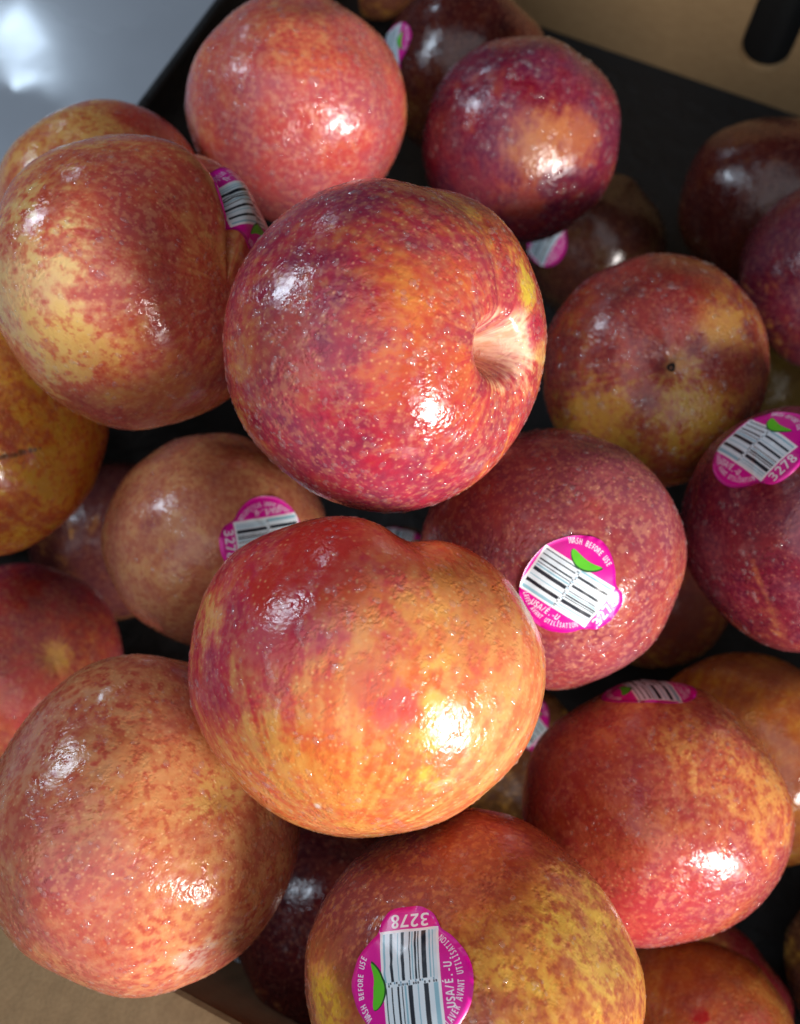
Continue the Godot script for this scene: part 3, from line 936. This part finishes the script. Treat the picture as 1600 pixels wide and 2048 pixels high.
	s = plum("maroon plum with painted-in shade deep in the gap left of the bottom plum", Vector3(-0.0213, 0.0603, 0.0066), 0.0340, Vector3(0.2700, -0.9071, -0.3229), Vector3(0.7418, 0.1928, -0.6423), {},
		{"fleck_color": Color(0.498, 0.306, 0.212), "red": Color(0.306, 0.086, 0.090), "dark": Color(0.220, 0.059, 0.086), "orange": Color(0.365, 0.157, 0.110), "bias": 0.7, "bloom": 0.03},  # skin darkened for the shade it lies in
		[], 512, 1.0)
	wet(s, 120, 1, [])
	s = plum("large orange tan plum with red speckles at the lower left corner", Vector3(-0.0611, 0.1706, -0.0207), 0.0367, Vector3(0.6553, 0.7517, -0.0744), Vector3(0.0781, 0.1891, -0.9788), {"tall": 0.97, "wide": 1.02, "cavity": 0.07, "cavity_w": 0.42, "pit": 0.035, "pit_w": 0.12, "seam": 0.02, "lump": 0.05},
		{"red": Color(0.690, 0.259, 0.212), "dark": Color(0.573, 0.173, 0.204), "orange": Color(0.761, 0.388, 0.267), "yellow": Color(0.808, 0.545, 0.369), "fleck_color": Color(0.824, 0.549, 0.345), "bias": -0.2, "turn": 0.15, "blush": Vector3(-0.0117, 0.3316, -0.9433), "streak": 0.1, "mottle": 0.7, "fleck": 0.55, "dots": 0.5, "bloom": 0.19, "star": 0.2, "star_color": Color(0.808, 0.643, 0.329)},
		[[Vector3(-0.5968, 0.6977, -0.3963), 18, Color(0.769, 0.549, 0.494), 1, 0.45], [Vector3(0.6290, 0.7748, -0.0637), 10, Color(0.808, 0.643, 0.353), 1, 0.6], [Vector3(0.4619, 0.3108, 0.8307), 7, Color(0.808, 0.722, 0.722), 1.2, 0.55]], 1024, 1.6)
	wet(s, 900, 1.1, [])
	s = plum("red plum with yellow dimple at the left edge above the lower left plum", Vector3(-0.1305, 0.0836, -0.0783), 0.0340, Vector3(0.6147, 0.7864, 0.0614), Vector3(0.2897, -0.2113, 0.9335), {"cavity": 0.09, "pit": 0.04, "pit_w": 0.15},
		{"red": Color(0.627, 0.196, 0.212), "dark": Color(0.471, 0.118, 0.204), "orange": Color(0.784, 0.427, 0.243), "yellow": Color(0.839, 0.624, 0.306), "bias": 0.55, "turn": 0.6, "blush": Vector3(-0.0517, 0.2454, -0.9680), "streak": 0.5, "mottle": 0.3, "fleck": 0.3, "star": 0.15},
		[[Vector3(0.6461, 0.7599, 0.0718), 12, Color(0.831, 0.627, 0.275), 0.8, 0.8], [Vector3(0.4017, 0.7676, 0.4995), 18, Color(0.667, 0.188, 0.259), 1, 0.7], [Vector3(0.1042, 0.7820, -0.6145), 16, Color(0.690, 0.180, 0.133), 1, 0.5]], 512, 1.0)
	wet(s, 120, 1, [])
	s = plum("orange and yellow plum with a fine dark crack at the left edge", Vector3(-0.1261, 0.1519, -0.1315), 0.0360, Vector3(-0.6359, 0.6537, -0.4102), Vector3(0.9252, 0.1666, 0.3409), {},
		{"red": Color(0.745, 0.282, 0.165), "dark": Color(0.667, 0.196, 0.180), "orange": Color(0.886, 0.502, 0.173), "yellow": Color(0.925, 0.690, 0.243), "bias": -0.5, "turn": 0.3, "blush": Vector3(-0.2497, -0.0803, 0.9650), "streak": 0.8, "mottle": 0.45, "fleck": 0.3},
		[[Vector3(0.9026, 0.3243, 0.2830), 20, Color(0.808, 0.612, 0.204), 1, 0.6], [Vector3(0.4969, 0.7145, 0.4926), 1.0, Color(0.290, 0.157, 0.094), 0.9, 0.75], [Vector3(0.5279, 0.7018, 0.4783), 1.4, Color(0.290, 0.157, 0.094), 0.9, 0.75], [Vector3(0.5587, 0.6900, 0.4602), 1.5, Color(0.290, 0.157, 0.094), 0.9, 0.75], [Vector3(0.5857, 0.6749, 0.4488), 1.2, Color(0.290, 0.157, 0.094), 0.9, 0.75], [Vector3(0.6190, 0.6604, 0.4251), 1.6, Color(0.290, 0.157, 0.094), 0.9, 0.75], [Vector3(0.6453, 0.6429, 0.4126), 1.3, Color(0.290, 0.157, 0.094), 0.9, 0.75], [Vector3(0.6773, 0.6214, 0.3939), 1.1, Color(0.290, 0.157, 0.094), 0.9, 0.75], [Vector3(0.7062, 0.6024, 0.3720), 0.9, Color(0.290, 0.157, 0.094), 0.9, 0.75], [Vector3(0.7401, 0.5762, 0.3466), 0.8, Color(0.290, 0.157, 0.094), 0.9, 0.75]], 1024, 1.0)
	wet(s, 160, 1, [])
	s = plum("tan plum with a sticker tucked under two larger plums, left of centre", Vector3(-0.0574, 0.1298, -0.1075), 0.0350, Vector3(-0.4696, -0.5803, -0.6654), Vector3(0.7081, 0.2337, -0.6663), {"wide": 0.98, "tall": 1.02, "cavity": 0.05, "pit": 0},
		{"red": Color(0.659, 0.329, 0.251), "dark": Color(0.549, 0.243, 0.243), "orange": Color(0.761, 0.443, 0.314), "yellow": Color(0.800, 0.569, 0.384), "fleck_color": Color(0.792, 0.557, 0.353), "bias": -0.15, "turn": 0.3, "blush": Vector3(0.8176, 0.2718, -0.5075), "streak": 0.2, "mottle": 0.45, "fleck": 0.6, "dots": 0.4, "bloom": 0.19},
		[[Vector3(-0.2402, 0.9363, 0.2563), 10, Color(0.808, 0.588, 0.353), 1, 0.4]], 1024, 1.2)
	var stuck_w := sticker(s, Vector3(0.5842, 0.7656, 0.2695), Vector3(0.1600, -0.3671, 0.9086), 1.0)
	wet(s, 300, 1.0, [stuck_w])
	s = plum("mauve plum with painted-in shade deep in the gap left of the tan stickered plum", Vector3(-0.1203, 0.0382, -0.1418), 0.0333, Vector3(0.0650, -0.7652, -0.6405), Vector3(0.7792, 0.2448, -0.5770), {},
		{"fleck_color": Color(0.471, 0.286, 0.200), "red": Color(0.376, 0.180, 0.173), "dark": Color(0.298, 0.129, 0.157), "orange": Color(0.439, 0.263, 0.204), "bias": 0.4, "bloom": 0.09},  # shade between the plums is mixed into this skin
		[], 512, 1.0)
	s = plum("orange-brown plum with a small red blotch at the bottom right", Vector3(0.0897, 0.0852, 0.0366), 0.0284, Vector3(0.5883, -0.7838, -0.1989), Vector3(0.7306, 0.3929, -0.5585), {},
		{"red": Color(0.706, 0.329, 0.173), "dark": Color(0.588, 0.220, 0.173), "orange": Color(0.784, 0.431, 0.204), "yellow": Color(0.808, 0.549, 0.275), "bias": -0.2, "mottle": 0.4, "fleck": 0.4},
		[[Vector3(-0.1979, 0.9291, -0.3125), 5, Color(0.651, 0.078, 0.102), 1, 0.9], [Vector3(0.4085, 0.8713, -0.2719), 12, Color(0.745, 0.275, 0.314), 1, 0.5]], 512, 1.0)
	s = plum("yellow plum with crimson right side behind the red-blotched plum", Vector3(0.1057, 0.0338, 0.0316), 0.0306, Vector3(0.5912, -0.7752, -0.2226), Vector3(0.7249, 0.4111, -0.5527), {},
		{"red": Color(0.659, 0.118, 0.157), "dark": Color(0.588, 0.078, 0.196), "orange": Color(0.831, 0.549, 0.259), "yellow": Color(0.863, 0.667, 0.353), "bias": -0.1, "turn": 1.1, "blush": Vector3(0.9830, 0.1711, 0.0672), "streak": 0.3, "mottle": 0.1},
		[], 512, 1.0)
	s = plum("sliver of dark brown plum in the bottom right corner", Vector3(0.1661, 0.0303, 0.0210), 0.0270, Vector3(0.7008, -0.6752, -0.2302), Vector3(0.6792, 0.5324, -0.5052), {},
		{"red": Color(0.376, 0.188, 0.133), "dark": Color(0.275, 0.125, 0.118), "orange": Color(0.431, 0.251, 0.141)},
		[], 512, 1.0)
	s = plum("bit of olive plum painted dim in the gap at the right edge", Vector3(0.1637, 0.0308, -0.2187), 0.0271, Vector3(0.6011, -0.4589, -0.6543), Vector3(0.5869, 0.7376, -0.3340), {},
		{"bloom": 0.05, "fleck_color": Color(0.412, 0.251, 0.173), "red": Color(0.384, 0.302, 0.137), "dark": Color(0.329, 0.243, 0.118), "orange": Color(0.412, 0.345, 0.153), "yellow": Color(0.455, 0.384, 0.192), "bias": -0.6, "mottle": 0.1},  # darkened skin stands for the shade in the gap
		[], 512, 1.0)
	s = plum("plum painted nearly black for shade under the cleft plum, a sliver of sticker showing", Vector3(-0.0058, 0.0483, -0.1071), 0.0340, Vector3(0.3174, -0.7618, -0.5647), Vector3(0.7469, 0.3996, -0.5315), {},
		{"bloom": 0.05, "fleck_color": Color(0.412, 0.251, 0.173), "red": Color(0.263, 0.110, 0.098), "dark": Color(0.192, 0.071, 0.082), "orange": Color(0.302, 0.153, 0.110), "bias": 0.3},  # the darkness under the cleft plum is painted into the skin
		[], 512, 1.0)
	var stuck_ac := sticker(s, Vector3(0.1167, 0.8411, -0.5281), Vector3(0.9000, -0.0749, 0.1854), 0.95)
	s = plum("olive brown plum with painted shade in the gap below the cleft plum, bluish sticker edge", Vector3(0.0407, 0.0363, -0.0517), 0.0317, Vector3(0.4305, -0.7925, -0.4320), Vector3(0.7304, 0.4034, -0.5512), {},
		{"bloom": 0.05, "fleck_color": Color(0.439, 0.271, 0.188), "red": Color(0.380, 0.235, 0.133), "dark": Color(0.322, 0.176, 0.118), "orange": Color(0.427, 0.306, 0.153), "bias": -0.2},  # gap shade painted into the skin tones
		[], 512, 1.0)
	var stuck_ad := sticker(s, Vector3(0.0722, 0.9243, -0.3748), Vector3(0.6000, 0.2997, -0.7417), 0.95)
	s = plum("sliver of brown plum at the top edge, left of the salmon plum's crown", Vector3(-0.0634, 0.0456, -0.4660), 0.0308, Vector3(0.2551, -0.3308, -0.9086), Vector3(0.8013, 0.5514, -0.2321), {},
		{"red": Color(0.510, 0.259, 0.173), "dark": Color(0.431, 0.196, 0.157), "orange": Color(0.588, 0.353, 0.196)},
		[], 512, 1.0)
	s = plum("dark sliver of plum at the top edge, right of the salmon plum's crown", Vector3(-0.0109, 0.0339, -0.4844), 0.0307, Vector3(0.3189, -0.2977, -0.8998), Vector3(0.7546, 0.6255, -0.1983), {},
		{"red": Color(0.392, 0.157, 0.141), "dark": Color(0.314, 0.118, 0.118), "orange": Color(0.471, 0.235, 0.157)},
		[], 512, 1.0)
